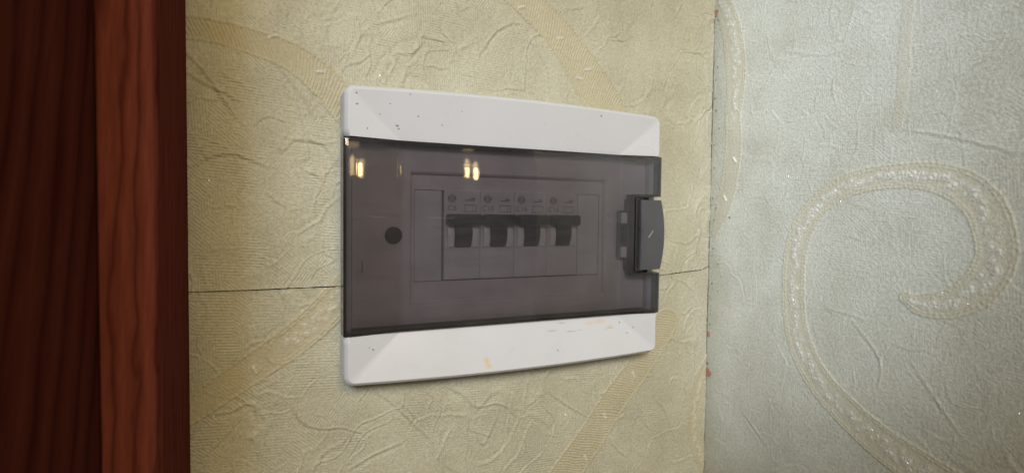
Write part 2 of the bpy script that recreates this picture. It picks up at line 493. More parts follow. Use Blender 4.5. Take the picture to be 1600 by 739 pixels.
def relief(u0, u1, v0, v1, cell, bands, beads, creases, seed, amp):
    nu, nv = int((u1 - u0) / cell) + 1, int((v1 - v0) / cell) + 1
    us, vs = np.linspace(u0, u1, nu), np.linspace(v0, v1, nv)
    U, V = np.meshgrid(us, vs)                     # [row v][col u]
    cu, cv = us[1] - us[0], vs[1] - vs[0]
    wu = U + 3.0 * vnoise(U, V, 12, seed + 1, 2)
    wv = V + 3.0 * vnoise(U, V, 12, seed + 2, 2)
    H = 0.22 * vnoise(U, V, 34, seed + 3, 2) + 0.13 * vnoise(wu, wv, 9, seed + 4, 3)
    # crinkle lines: broken ridges along noise contours, beside a shallow valley
    for k, (sc, w, a) in enumerate(((45, .015, .30), (31, .02, .28), (23, .028, .24), (14, .045, .16), (60, .012, .30), (27, .022, .24), (18, .036, .2))):
        n = vnoise(wu * 1.15, wv * 0.85, sc, seed + 10 + k, 2)
        brk = np.clip(vnoise(U, V, 17, seed + 20 + k) * 2.4 + 0.15, 0, 1)
        H += brk * a * (np.exp(-(n / w) ** 2) - 0.55 * np.exp(-((n - 2.2 * w) / w) ** 2))
    # woven patches: fine ribs whose direction jumps from patch to patch
    q = vnoise(wu, wv, 15, seed + 30, 1) * 3.2 + 0.8 * vnoise(U, V, 6, seed + 33)
    ang = np.floor(q) * 0.9 + 0.35
    ph = 2 * np.pi * (U * np.cos(ang) + V * np.sin(ang) + 0.2 * vnoise(U, V, 4, seed + 31)) / 1.45
    ra = np.clip(0.5 + 1.0 * vnoise(U, V, 16, seed + 32, 2), 0.1, 1)
    H += 0.045 * ra * np.sin(ph)
    edge = np.abs(q - np.round(q))
    H -= 0.06 * np.exp(-(edge / 0.05) ** 2) * ra
    H += 0.03 * vnoise(U, V, 1.1, seed + 5, 1)
    H *= amp
    mask = np.zeros_like(H)
    bead = np.zeros_like(H)
    for ci, line in enumerate(creases):
        C = densify([(a, b, 0) for a, b in line], 0.5)
        n = len(C)
        jit = np.random.RandomState(seed + 200 + ci)
        wob = np.interp(np.arange(n), np.linspace(0, n, max(3, n // 8)), jit.randn(max(3, n // 8)) * 0.45)
        big = jit.uniform(0.8, 1.3)
        D = np.full(U.shape, 9.0)
        S = np.zeros_like(U)
        for i in range(n):
            cx, cz = C[i, 0] + wob[i], C[i, 1] - wob[i]
            a0, a1 = max(int((cx - 3 - u0) / cu), 0), int((cx + 3 - u0) / cu) + 2
            b0, b1 = max(int((cz - 3 - v0) / cv), 0), int((cz + 3 - v0) / cv) + 2
            if a1 <= a0 or b1 <= b0 or a0 >= nu or b0 >= nv:
                continue
            sl = (slice(b0, b1), slice(a0, a1))
            dx, dz = U[sl] - cx, V[sl] - cz
            d = np.hypot(dx, dz)
            up = d < np.abs(D[sl])
            t = C[min(i + 1, n - 1), :2] - C[max(i - 1, 0), :2]
            D[sl] = np.where(up, np.where(dz * t[0] - dx * t[1] > 0, d, -d), D[sl])
            S[sl] = np.where(up, math.sin(math.pi * min(1, (i + 2) / (n + 3))) ** 0.5, S[sl])
        H += (0.4 + 0.6 * amp) * 0.78 * big * S * (0.42 * np.exp(-(D / 0.55) ** 2) - 0.22 * np.exp(-((D + 1.5) / 0.8) ** 2))
    rng = np.random.RandomState(seed + 77)
    for pts, style in bands:
        C = densify(pts)
        D = np.full(U.shape, 1e3)
        S = np.zeros_like(U)
        HW = np.ones_like(U)
        SG = np.zeros_like(U)
        s = np.concatenate([[0], np.cumsum(np.hypot(*np.diff(C[:, :2], axis=0).T))])
        T = np.gradient(C[:, :2], axis=0)
        T /= np.maximum(np.hypot(T[:, 0], T[:, 1]), 1e-6)[:, None]
        for i in range(len(C)):
            cx, cz, hw = C[i]
            rad = hw + 2.5
            a0, a1 = int((cx - rad - u0) / cu), int((cx + rad - u0) / cu) + 2
            b0, b1 = int((cz - rad - v0) / cv), int((cz + rad - v0) / cv) + 2
            a0, b0 = max(a0, 0), max(b0, 0)
            if a1 <= a0 or b1 <= b0 or a0 >= nu or b0 >= nv:
                continue
            sl = (slice(b0, b1), slice(a0, a1))
            dx, dz = U[sl] - cx, V[sl] - cz
            d = np.hypot(dx, dz)
            up = d < D[sl]
            D[sl] = np.where(up, d, D[sl])
            al = dx * T[i, 0] + dz * T[i, 1]
            S[sl] = np.where(up, s[i] + al, S[sl])
            HW[sl] = np.where(up, hw, HW[sl])
            SG[sl] = np.where(up, dz * T[i, 0] - dx * T[i, 1], SG[sl])
        ins = np.clip((HW - D) / 0.5 + 0.5, 0, 1) * (D < 900)
        mask = np.maximum(mask, ins * (0.4 if style == 'weave' else 0.72))
        H = H * (1 - 0.75 * ins) + 0.10 * ins
        wob = 0.35 * np.sin(S * 1.1) + 0.3 * vnoise(U, V, 3, seed + 41)
        if style != 'weave':
            e1 = np.exp(-((D - HW + 0.2 + 0.3 * wob) / 0.42) ** 2)
            mask = np.maximum(mask, e1 * (D < 900))
            H += (0.5 + 0.5 * amp) * 0.42 * e1 * (0.7 + 0.3 * np.sin(2 * np.pi * S / 2.2)) * (D < 900)
        if style in ('pearl', 'swirl'):
            e2 = np.exp(-((D - HW + 1.55 - 0.3 * wob) / 0.40) ** 2)
            mask = np.maximum(mask, e2 * (D < 900))
            H += (0.5 + 0.5 * amp) * 0.36 * e2 * (0.6 + 0.4 * np.sin(2 * np.pi * S / 1.9 + 1.5)) * (D < 900)
            smax = s[-1]
            t = 2.0
            while t < smax:
                i = np.searchsorted(s, t)
                i = min(i, len(C) - 1)
                hw = C[i, 2]
                lat = (rng.rand() - 0.5) * 1.1 * max(hw - 2.6, .3)
                cx = C[i, 0] - T[i, 1] * lat
                cz = C[i, 1] + T[i, 0] * lat
                r = rng.uniform(0.6, 1.45) * (1.0 if style == 'swirl' else 0.95)
                rad = 2.4 * r
                a0, a1 = max(int((cx - rad - u0) / cu), 0), int((cx + rad - u0) / cu) + 2
                b0, b1 = max(int((cz - rad - v0) / cv), 0), int((cz + rad - v0) / cv) + 2
                if a1 > a0 and b1 > b0 and a0 < nu and b0 < nv:
                    sl = (slice(b0, b1), slice(a0, a1))
                    d = np.hypot(U[sl] - cx, V[sl] - cz) / r
                    H[sl] += 0.26 * r * np.clip(1 - (d / .8) ** 2, 0, 1) + 0.15 * np.exp(-((d - 1.25) / 0.22) ** 2)
                    bead[sl] = np.maximum(bead[sl], 0.30 * np.clip(1.2 - d, 0, 1))
                t += rng.uniform(0.7, 1.9)
        elif style == 'stripe':
            st = np.sin(2 * np.pi * (S + 0.55 * SG + 0.5 * vnoise(U, V, 5, seed + 51)) / 1.55)
            H += ins * 0.27 * st * np.clip((HW - D) / 1.5, 0, 1)
        elif style == 'weave':
            H += ins * 0.07 * np.sin(2 * np.pi * S / 1.4) * np.sin(2 * np.pi * SG / 1.4)
    for (bx, bz, a) in beads:                       # little bugle beads pressed into the ribbons
        du, dv = U - bx, V - bz
        al = du * math.cos(a) + dv * math.sin(a)
        pe = -du * math.sin(a) + dv * math.cos(a)
        bb = np.clip(1 - (al / 2.1) ** 8, 0, 1) * np.clip(1 - (pe / 0.8) ** 2, 0, 1)
        H += 0.6 * bb
        bead = np.maximum(bead, 0.36 * np.clip(bb * 2, 0, 1))
    return U, V, H, mask, bead


def grid_mesh(name, P, mask, bead, keep):
    nv, nu = mask.shape
    idx = np.arange(nv * nu).reshape(nv, nu)
    q = np.stack([idx[:-1, :-1], idx[:-1, 1:], idx[1:, 1:], idx[1:, :-1]], -1).reshape(-1, 4)
    q = q[keep.reshape(-1)]
    used = np.unique(q)
    remap = np.full(nv * nu, -1)
    remap[used] = np.arange(len(used))
    q = remap[q]
    me = bpy.data.meshes.new(name)
    me.vertices.add(len(used))
    me.vertices.foreach_set('co', P.reshape(-1, 3)[used].astype(np.float32).ravel())
    me.loops.add(q.size)
    me.loops.foreach_set('vertex_index', q.astype(np.int32).ravel())
    me.polygons.add(len(q))
    me.polygons.foreach_set('loop_start', np.arange(0, q.size, 4, dtype=np.int32))
    me.polygons.foreach_set('use_smooth', np.ones(len(q), dtype=bool))
    me.update(calc_edges=True)
    at = me.attributes.new('ribbon', 'FLOAT', 'POINT')
    at.data.foreach_set('value', mask.reshape(-1)[used].astype(np.float32))
    at = me.attributes.new('bead', 'FLOAT', 'POINT')
    at.data.foreach_set('value', bead.reshape(-1)[used].astype(np.float32))
    return me


XC = 127.7        # room corner, mm along the left wall
ZT = 158.0

bands_left = [
    ([(-150, 79, 4.4), (-128.3, 79.2, 4.4), (-111.9, 76.5, 5.0), (-98.9, 72.8, 5.7), (-87.0, 64.6, 6.4), (-77.3, 53.2, 6.4)], 'stripe'),
    ([(-4.1, 119.2, 6.8), (9.7, 111.0, 7.4), (24.2, 100.2, 8.1), (37.4, 86.7, 9.1), (49.4, 71.7, 11.0), (59.7, 56.1, 11.2)], 'stripe'),
    ([(-148.8, -73.2, 5.0), (-136.0, -67.1, 5.1), (-120.2, -56.8, 5.8), (-103.5, -46.2, 6.4)], 'plain'),
    ([(-103.5, -46.2, 6.4), (-92.3, -37.8, 6.8), (-81.9, -27.6, 6.9), (-69.8, -14.3, 6.7)], 'pearl'),
    ([(96.8, -49.9, 8.1), (79.5, -71.7, 7.9), (62.9, -89.1, 8.1), (49.0, -106.2, 8.4), (31.7, -125.3, 8.9), (20.6, -138.1, 8.8), (8, -153, 9)], 'stripe'),
    ([(131.8, -73.3, 5.0), (122.8, -87.5, 5.4), (119.5, -105.9, 5.4), (121.5, -121.3, 5.0), (130.9, -140.2, 5.0)], 'pearl'),
]
beads_left = [(4.5, 109.5, .3), (26.0, 97.6, .1), (42.9, 84.4, .2), (37.6, 79.3, -.2), (-113.7, -53.9, -1.2), (-106.6, 80.0, .5), (-88.3, 68.1, .1),
              (75.3, -76.6, 2.0), (56.9, -97.0, 2.0), (45.2, -117.5, 2.0)]
bands_right = [
    ([(1.1, 137.0, 4.5), (10.2, 119.9, 6.2), (15.4, 101.0, 6.8), (16.9, 83.3, 6.5), (14.9, 62.7, 5.2)], 'pearl'),
    ([(15.7, 64.3, 5.1), (16.3, 48.5, 5.6), (14.1, 31.0, 5.6), (10.4, 16.8, 5.2), (4.2, 0.3, 1.9)], 'plain'),
    ([(109.4, -22.2, 2.2), (115.9, -24.2, 4.4), (126.1, -22.2, 5.5), (135.4, -15.1, 6.4), (140.0, -4.1, 6.6), (139.0, 6.3, 6.7), (135.3, 15.6, 6.7),
      (128.8, 22.1, 6.4), (118.7, 26.5, 5.7), (106.6, 27.7, 5.0), (90.5, 26.6, 5.1), (75.7, 21.4, 5.3), (63.9, 10.1, 5.7), (57.7, -5.6, 6.1),
      (56.8, -21.5, 6.2), (58.2, -40.3, 6.3), (63.4, -55.0, 6.7), (72.3, -66.7, 6.8), (85.3, -76.4, 7.2), (101.5, -85.1, 7.6), (118.3, -90.7, 8.0), (136.3, -95.4, 8.2), (165, -103, 8.4)], 'swirl'),
    ([(106.8, 104.1, 2.5), (105.8, 83.8, 2.4), (105.3, 63.2, 2.4), (103.8, 47.7, 2.1)], 'weave'),
]
beads_right = [(17.4, 41.3, -.9), (11.2, 20.4, -1.0)]

# longer creases pressed into the paper, points in mm on each wall
CREASE_L = [[(-66, -67), (-56, -76), (-47, -86), (-40, -94), (-37, -105)],
            [(-42, -70), (-39, -75), (-41, -80)],
            [(2, -78), (1, -85), (5, -92), (-1, -105)],
            [(-20, -85), (-17, -94), (-13, -100), (-6, -87), (-9, -84)],
            [(19, -77), (34, -88), (47, -96)],
            [(-133, -70), (-124, -69), (-114, -68), (-112, -78)],
            [(-136, -78), (-133, -71)],
            [(59, -102), (62, -112), (71, -121)],
            [(91, -92), (98, -100), (105, -117)],
            [(-56, -73), (-48, -81), (-39, -93)],
            [(-30, -90), (-35, -101), (-37, -104)],
            [(12, -93), (5, -109), (-2, -115)],
            [(-77, -101), (-65, -96), (-53, -93)],
            [(-137, 71), (-128, 60), (-121, 49), (-116, 43)],
            [(-68, 90), (-74, 79), (-72, 72)],
            [(-66, 91), (-51, 98)],
            [(-39, 104), (-37, 94), (-30, 88), (-32, 80)],
            [(-58, 81), (-56, 75), (-62, 67)],
            [(-57, 80), (-49, 81), (-44, 86)],
            [(-18, 85), (-5, 99), (4, 103)],
            [(47, 119), (49, 110), (41, 101)],
            [(55, 89), (57, 80)],
            [(82, 87), (83, 78), (73, 69), (60, 68)],
            [(23, 110), (38, 115), (27, 109)],
            [(99, 120), (102, 128)],
            [(-107, 72), (-94, 56), (-90, 45)],
            [(-137, 63), (-129, 59), (-118, 53)],
            [(10, 98), (17, 84), (19, 76)],
            [(-101, 40), (-88, 39), (-81, 30)],
            [(-135, 27), (-122, 33), (-108, 28)],
            [(-110, 19), (-103, 13)],
            [(-88, 21), (-93, 8)],
            [(-78, 19), (-88, 8), (-96, 0)]]
CREASE_R = [[(74, -31), (93, -34)],
            [(87, -35), (100, -50), (98, -64)],
            [(103, 48), (127, 41), (147, 33)],
            [(56, 97), (42, 85), (30, 71)],
            [(73, 107), (66, 103)],
            [(124, 64), (134, 69), (140, 75)],
            [(112, -47), (122, -60), (133, -73)],
            [(27, -95), (45, -109)],
            [(83, 82), (74, 72), (77, 60)]]

# ---- left wall (carries the box) -----------------------------------------
HX, HZ = 76.0, 57.0            # hole for the flush-mounted box
bm = bmesh.new()
box(bm, -230, XC + 60, 1.6, 60, HZ, 260)
box(bm, -230, XC + 60, 1.6, 60, -260, -HZ)
box(bm, -230, -HX, 1.6, 60, -HZ, HZ)
box(bm, HX, XC + 60, 1.6, 60, -HZ, HZ)
wall_left = bm_obj('wall_left', bm, M['plaster'], None, 'structure')

U, V, Hh, mask, bead = relief(-150.0, XC - 0.22, -ZT, ZT, 0.40, bands_left, beads_left, CREASE_L, 11, 1.3)
seam = np.interp(U, [-150, -113, -79, 79, 91.5, 118, 122.8, XC], [-21.0, -21.5, -21.4, -23.2, -22.8, -21.0, -20.7, -18.6])
seam = seam + 0.10 * vnoise(U, U * 0, 5, 400, 2)
hole = (np.abs(U) < HX) & (np.abs(V) < HZ)
for sgn in (1, -1):
    gap = 0.20 + 0.07 * vnoise(U, U * 0, 7, 500)
    lim = seam + sgn * gap
    Vc = np.maximum(V, lim) if sgn > 0 else np.minimum(V, lim)
    lift = 0.16 * np.exp(-np.abs(Vc - lim) / 1.2) + 0.12 * np.exp(-(XC - U) / 1.5)
    Y = -(Hh + lift)
    P = np.stack([U * MM, Y * MM, Vc * MM], -1)
    inside = (V > lim) if sgn > 0 else (V < lim)
    anyin = inside[:-1, :-1] | inside[1:, :-1] | inside[:-1, 1:] | inside[1:, 1:]
    allhole = hole[:-1, :-1] & hole[1:, :-1] & hole[:-1, 1:] & hole[1:, 1:]
    me = grid_mesh('wallpaper_sheet', P, mask, bead, anyin & ~allhole)
    link('wallpaper_sheet', me, M['paper'], wall_left)

# ---- right wall: return wall running towards the viewer --------------------
REND = 236.0
bm = bmesh.new()
box(bm, XC + 1.6, XC + 60, -REND, 1.5, -260, 260)
wall_right = bm_obj('wall_right', bm, M['plaster'], None, 'structure')
U, V, Hr, mr, br = relief(0.18, 172.0, -ZT, ZT, 0.38, bands_right, beads_right, CREASE_R, 57, 0.42)
U = U + np.where(U < 0.6, 0.12 * vnoise(V, V * 0, 6, 600, 2), 0)
P = np.stack([(XC - Hr) * MM, -U * MM, V * MM], -1)
me = grid_mesh('wallpaper_sheet', P, mr, br, np.ones((P.shape[0] - 1, P.shape[1] - 1), bool))
link('wallpaper_sheet', me, M['paper_faint_weave'], wall_right)
# the same sheet carries on, out of view, to the end of the return wall
bm = bmesh.new()
box(bm, XC - 0.15, XC + 1.55, -REND, -171.6, -ZT, ZT)
bm_obj('wallpaper_edge', bm, M['paper_faint_weave'], wall_right)


def flecks(name, pts, place, r0, r1, mat, parent, tilt, seed):
    rng = random.Random(seed)
    bm = bmesh.new()
    for (a, b) in pts:
        r = rng.uniform(r0, r1)
        tx, tz = rng.uniform(-tilt, tilt), rng.uniform(-tilt, tilt)
        n = 6
        vs = []
        for k in range(n):
            t = 2 * math.pi * k / n + rng.random() * 0.5
            du, dv = r * math.cos(t) * rng.uniform(.7, 1.2), r * math.sin(t) * rng.uniform(.7, 1.2)
            vs.append(bm.verts.new(place(a + du, b + dv, du * tx + dv * tz)))
        bm.faces.new(vs)
    bm.normal_update()
    me = bpy.data.meshes.new(name)
    bm.to_mesh(me)
    bm.free()
    return link(name, me, mat, parent, 'stuff')


def h_at(Hm, u0, u1, a, b):
    j = int((a - u0) / (u1 - u0) * (Hm.shape[1] - 1))
    i = int((b + ZT) / (2 * ZT) * (Hm.shape[0] - 1))
    j = min(max(j, 0), Hm.shape[1] - 1)
    i = min(max(i, 0), Hm.shape[0] - 1)
    return float(Hm[i, j])


rg = random.Random(5)
ptsL = [(rg.uniform(-138, XC - 4), rg.uniform(-142, 142)) for _ in range(620)]
ptsL = [(a, b) for a, b in ptsL if not (abs(a) < 84 and abs(b) < 66) and abs(b + 21.5) > 2]
flecks('glitter_flecks', ptsL, lambda a, b, t: (a * MM, -(h_at(Hh, -150, XC - .35, a, b) + 0.22 + t) * MM, b * MM), 0.09, 0.20, M['flake'], wall_left, 0.6, 1)
ptsR = [(rg.uniform(2, 168), rg.uniform(-142, 142)) for _ in range(420)]
ptsR += [(c[0] + rg.uniform(-c[2] * .6, c[2] * .6), c[1] + rg.uniform(-c[2] * .6, c[2] * .6)) for c in [tuple(x) for x in densify(bands_right[2][0], 3.0)]]
flecks('glitter_flecks', ptsR, lambda a, b, t: ((XC - h_at(Hr, .3, 172, a, b) - 0.22 - t) * MM, -a * MM, b * MM), 0.08, 0.19, M['flake'], wall_right, 0.6, 2)
ptsD = [(8.0, 46.4), (10.8, 33.6), (4.7, 15.0), (7.2, -17.1), (9.8, -23.4), (7.2, -32.5), (7.5, -41.6), (2.6, -12.6), (13.5, -91.6), (14.8, 9.6), (4.4, 14.0), (5.5, 60), (3.2, 95)]
ptsD += [(rg.uniform(1.0, 3.5), rg.uniform(-110, 130)) for _ in range(26)]
flecks('dark_specks', ptsD, lambda a, b, t: ((XC - h_at(Hr, .3, 172, a, b) - 0.2) * MM, -a * MM, b * MM), 0.25, 0.55, M['speck'], wall_right, 0.0, 3)

# torn spots at the corner where the terracotta render shows
rg = random.Random(12)
for (a, b, r) in ((0.9, 125.7, 1.7), (1.2, -58.1, 1.5), (1.9, -80.6, 2.4)):
    bm = bmesh.new()
    n = 9
    h = h_at(Hr, .3, 172, a, b)
    ring = []
    for k in range(n):
        t = 2 * math.pi * k / n
        rr = r * rg.uniform(0.6, 1.2)
        ring.append((max(0.2, a + rr * math.cos(t)), b + 1.2 * rr * math.sin(t)))
    top = [bm.verts.new(((XC - h - 0.34 - 0.12 * rg.random()) * MM, -u * MM, w * MM)) for u, w in ring]
    bot = [bm.verts.new(((XC + 1.0) * MM, -u * MM, w * MM)) for u, w in ring]
    bm.faces.new(top)
    for k in range(n):
        bm.faces.new((top[k], top[(k + 1) % n], bot[(k + 1) % n], bot[k]))
    bm_obj('torn_spot', bm, M['chip'], wall_right)


# ------------------------------------------------------------------ wooden door frame at the left
def extrude_profile(name, prof, z0, z1, mat, parent, grain_off):
    """vertical board from an (x, y) profile in mm; writes grain coordinates along the face"""
    s = [0.0]
    for a, b in zip(prof[:-1], prof[1:]):
        s.append(s[-1] + math.hypot(b[0] - a[0], b[1] - a[1]))
    bm = bmesh.new()
    lay = bm.verts.layers.float_vector.new('grain')
    nz = 24
    rows = []
    for k in range(nz + 1):
        z = z0 + (z1 - z0) * k / nz
        row = []
        for (x, y), t in zip(prof, s):
            v = bm.verts.new((x * MM, y * MM, z * MM))
            v[lay] = ((t + grain_off) * MM, z * MM, 0)
            row.append(v)
        rows.append(row)
    for k in range(nz):
        for i in range(len(prof) - 1):
            bm.faces.new((rows[k][i], rows[k][i + 1], rows[k + 1][i + 1], rows[k + 1][i]))
    bm.faces.new(rows[0])
    bm.faces.new(rows[-1])
    return bm_obj(name, bm, mat, parent, smooth=35)


door = thing('door_frame', 'dark reddish brown wooden door frame at the left edge beside the wallpaper', 'door frame', (0, 0, 0))
cas = [(-152.6, 1.4), (-152.6, -69.6), (-152.3, -70.0), (-148, -70.2), (-141.6, -70.1), (-140.0, -69.6), (-139.1, -68.4), (-138.7, -66.5),
       (-138.3, -55), (-137.7, -35), (-137.1, -15), (-136.7, 1.4)]
extrude_profile('casing', cas, -250, 250, M['wood_a'], door, 0.0)
jam = [(-190, 1.4), (-190, -150), (-169.5, -150), (-168.4, -149.2), (-167.6, -147), (-163.5, -128), (-159.3, -108), (-155.7, -90), (-152.9, -72), (-152.7, -60), (-152.7, 1.4)]  # face leans back, shaped so the board falls into shade
extrude_profile('jamb_board', jam, -250, 250, M['wood_b'], door, 300.0)

# ------------------------------------------------------------------ distribution box
boxt = thing('distribution_box', 'white plastic electrical distribution box with smoked lid set in the wallpapered wall', 'fuse box', (0, 0, 0))
W2, H2 = 80.5, 62.0            # half size of the frame
BX, LZ = 56.5, 41.0            # where the face bends, half height of the lid
BULGE = 1.7


def top_path(inset, n_side=5, n_arc=7, n_top=24):
    """outline of the upper frame part, from the left lid edge over the top to the right one"""
    w, h, r = W2 - inset, H2 - inset, max(4.2 - inset, 0.8)
    pts = [(-w, LZ + (h - r - LZ) * i / n_side) for i in range(n_side)]
    pts += [(-w + r - r * math.cos(t), h - r + r * math.sin(t)) for t in [math.pi / 2 * i / n_arc for i in range(n_arc)]]
    nl = len(pts)
    for i in range(n_top + 1):
        x = (-w + r) + 2 * (w - r) * i / n_top
        pts.append((x, h + BULGE * (1 - (x / (w - r)) ** 2)))
    nr = len(pts)
    pts += [(w - r + r * math.sin(t), h - r + r * math.cos(t)) for t in [math.pi / 2 * i / n_arc for i in range(1, n_arc + 1)]]
    pts += [(w, LZ + (h - r - LZ) * i / n_side) for i in range(n_side - 1, -1, -1)]
    return pts, nl, nr


YE, YC = -13.4, -8.8          # front depth at the outer rim / in the flat middle
bm = bmesh.new()
flat_faces = []
for sg in (1, -1):
    rings = []
    for inset, y in ((0.25, 0.9), (0.0, -9.2), (0.12, -10.6), (0.55, -11.6), (1.2, -12.2), (2.0, YE)):
        pts, nl, nr = top_path(inset)
        rings.append([bm.verts.new((x * MM, y * MM, sg * z * MM)) for x, z in pts])
    n = len(rings[0])
    for a, b in zip(rings[:-1], rings[1:]):
        for i in range(n - 1):
            bm.faces.new((a[i], a[i + 1], b[i + 1], b[i]))
    last = rings[-1]
    B = bm.verts.new((-BX * MM, YC * MM, sg * LZ * MM))
    C = bm.verts.new((BX * MM, YC * MM, sg * LZ * MM))
    km = nl - 4                # the crease runs into the middle of the rounded corner
    kr = nr + 3
    for i in range(km):
        flat_faces.append(bm.faces.new((last[i], last[i + 1], B)))
    xs = [last[i].co.x for i in range(km, kr + 1)]
    inner = []
    for i in range(km, kr + 1):
        t = (last[i].co.x - xs[0]) / (xs[-1] - xs[0])
        inner.append(B if i == km else C if i == kr else bm.verts.new(((-BX + 2 * BX * t) * MM, YC * MM, sg * LZ * MM)))
    for i in range(km, kr):
        a, b = inner[i - km], inner[i - km + 1]
        flat_faces.append(bm.faces.new((last[i], last[i + 1], b, a)))
    for i in range(kr, n - 1):
        flat_faces.append(bm.faces.new((last[i], last[i + 1], C)))
    # wall down to the seat of the lid
    edge = [last[0]] + inner + [last[-1]]
    low = [bm.verts.new((v.co.x, -2.0 * MM, v.co.z)) for v in edge]
    for i in range(len(edge) - 1):
        flat_faces.append(bm.faces.new((edge[i], edge[i + 1], low[i + 1], low[i])))
    bm.faces.new([r[0] for r in rings] + [low[0]])
    bm.faces.new([r[-1] for r in rings] + [low[-1]])
flatset = set(flat_faces)
for f in bm.faces:
    f.smooth = f not in flatset
# side rails under the ends of the lid
for s in (-1, 1):
    a, b = sorted((s * (W2 - 0.2), s * (W2 - 3.5)))
    box(bm, a, b, -7.8, 0.9, -LZ, LZ)
frame = bm_obj('frame', bm, M['white'], boxt)

bm = bmesh.new()               # box sunk in the wall
for (a, b, c, d, e, f) in ((-75, 75, 44, 46, -56, 56), (-75, -73.5, -1, 44, -56, 56), (73.5, 75, -1, 44, -56, 56), (-73.5, 73.5, -1, 44, 54.5, 56), (-73.5, 73.5, -1, 44, -56, -54.5)):
    box(bm, a, b, c, d, e, f)
bm_obj('enclosure', bm, M['inner'], boxt)

# inner cover: raised margin, sunk middle with the breaker window
bm = bmesh.new()
RX0, RX1, RZ0, RZ1 = -51.5, 51.8, -31.0, 28.6
WX0, WX1, WZ0, WZ1 = -48.8, 49.0, -20.6, 20.6
YM, YF = -5.5, -3.0


def quad(bm, pts):
    return bm.faces.new([bm.verts.new((x * MM, y * MM, z * MM)) for x, y, z in pts])


def ringfaces(bm, outer, inner):
    (x0, x1, z0, z1, y), (a0, a1, c0, c1, yb) = outer, inner
    o = [(x0, y, z0), (x1, y, z0), (x1, y, z1), (x0, y, z1)]
    i = [(a0, yb, c0), (a1, yb, c0), (a1, yb, c1), (a0, yb, c1)]
    ov = [bm.verts.new([c * MM for c in p]) for p in o]
    iv = [bm.verts.new([c * MM for c in p]) for p in i]
    for k in range(4):
        bm.faces.new((ov[k], ov[(k + 1) % 4], iv[(k + 1) % 4], iv[k]))


ringfaces(bm, (-76.6, 76.6, -39.2, 39.2, 0.5), (-76.6, 76.6, -39.2, 39.2, YM + .6))
ringfaces(bm, (-76.6, 76.6, -39.2, 39.2, YM + .6), (-76.0, 76.0, -38.6, 38.6, YM))
ringfaces(bm, (-76.0, 76.0, -38.6, 38.6, YM), (RX0, RX1, RZ0, RZ1, YM))
ringfaces(bm, (RX0, RX1, RZ0, RZ1, YM), (RX0 + .8, RX1 - .8, RZ0 + .8, RZ1 - .8, YM + .8))
ringfaces(bm, (RX0 + .8, RX1 - .8, RZ0 + .8, RZ1 - .8, YM + .8), (RX0 + 1.0, RX1 - 1.0, RZ0 + 1.0, RZ1 - 1.0, YF))
ringfaces(bm, (RX0 + 1.0, RX1 - 1.0, RZ0 + 1.0, RZ1 - 1.0, YF), (WX0, WX1, WZ0, WZ1, YF))
ringfaces(bm, (WX0, WX1, WZ0, WZ1, YF), (WX0, WX1, WZ0, WZ1, YF + 2.5))
bmesh.ops.remove_doubles(bm, verts=bm.verts, dist=1e-6)
cover = bm_obj('inner_cover', bm, M['inner'], boxt)
for (a, b) in ((WX0 + .25, -35.9), (36.2, WX1 - .25)):
    bm = bmesh.new()
    box(bm, a, b, -2.7, 3.0, -20.4, 20.4, 0.3)
    bm_obj('blanking_plate', bm, M['breaker'], cover)
bm = bmesh.new()
disc(bm, -58.7, 0.4, 3.75, -6.2, -4.6, 32, 0.15)
bm_obj('screw_cap', bm, M['black'], cover)

# ---- lid -------------------------------------------------------------------
NX, NZ0, NZ1 = 64.8, -19.6, 20.0      # notch for the latch
LX = 80.9
LH = 40.55


def lid_y(x):
    """front surface of the lid: flat middle, end panels rising gently to the rims"""
    a = abs(x)
    t = max(0.0, a - BX)
    soft = 0.7
    if t < soft:
        d = t * t / (2 * soft)
    else:
        d = t - soft / 2
    y = -11.0 - 0.112 * d
    if a > LX - 2.2:               # rounded over at the very end
        k = (a - (LX - 2.2)) / 2.2
        y += 1.1 * (1 - math.sqrt(max(0, 1 - k * k)))
    return y


xs = [-LX, -LX + .15, -LX + .5, -LX + 1.0, -LX + 1.6, -LX + 2.3, -75, -70, -64, -59, -58.4, -57.8, -57.3, -56.8, -56.3, -55, -50, -40, -30, -20, -10, 0, 10, 20, 30, 40, 50, 55,
      56.3, 56.8, 57.3, 57.8, 58.4, 59, 62, NX, 70, 75, LX - 2.3, LX - 1.6, LX - 1.0, LX - .5, LX - .15, LX]
zs = [-LH, -LH + .2, -LH + .7, -30, NZ0, -10, 0, 10, NZ1, 30, LH - .7, LH - .2, LH]
bm = bmesh.new()
TH = 1.7
front, back = {}, {}


def vz(z):
    e = LH - abs(z)
    return 0.35 if e < 0.05 else 0.1 if e < 0.3 else 0.0


for i, x in enumerate(xs):
    for j, z in enumerate(zs):
        front[i, j] = (x, lid_y(x) + vz(z), z)
        back[i, j] = (x * 0.985, lid_y(x * .97) + TH, z * 0.985)
cells = [(i, j) for i in range(len(xs) - 1) for j in range(len(zs) - 1)
         if not (xs[i] >= NX - 1e-6 and zs[j] >= NZ0 - 1e-6 and zs[j + 1] <= NZ1 + 1e-6)]
vf, vb = {}, {}


def gv(d, src, k):
    if k not in d:
        d[k] = bm.verts.new([c * MM for c in src[k]])
    return d[k]


edges = {}
for (i, j) in cells:
    ring = [(i, j), (i + 1, j), (i + 1, j + 1), (i, j + 1)]
    f = bm.faces.new([gv(vf, front, k) for k in ring])
    f.smooth = True
    f = bm.faces.new([gv(vb, back, k) for k in reversed(ring)])
    f.smooth = True
    for a, b in zip(ring, ring[1:] + ring[:1]):
        edges[(a, b)] = edges.get((a, b), 0) + 1
border = [(a, b) for (a, b) in edges if (b, a) not in edges]
lid = bm_obj('lid', bm, M['lid'], boxt)

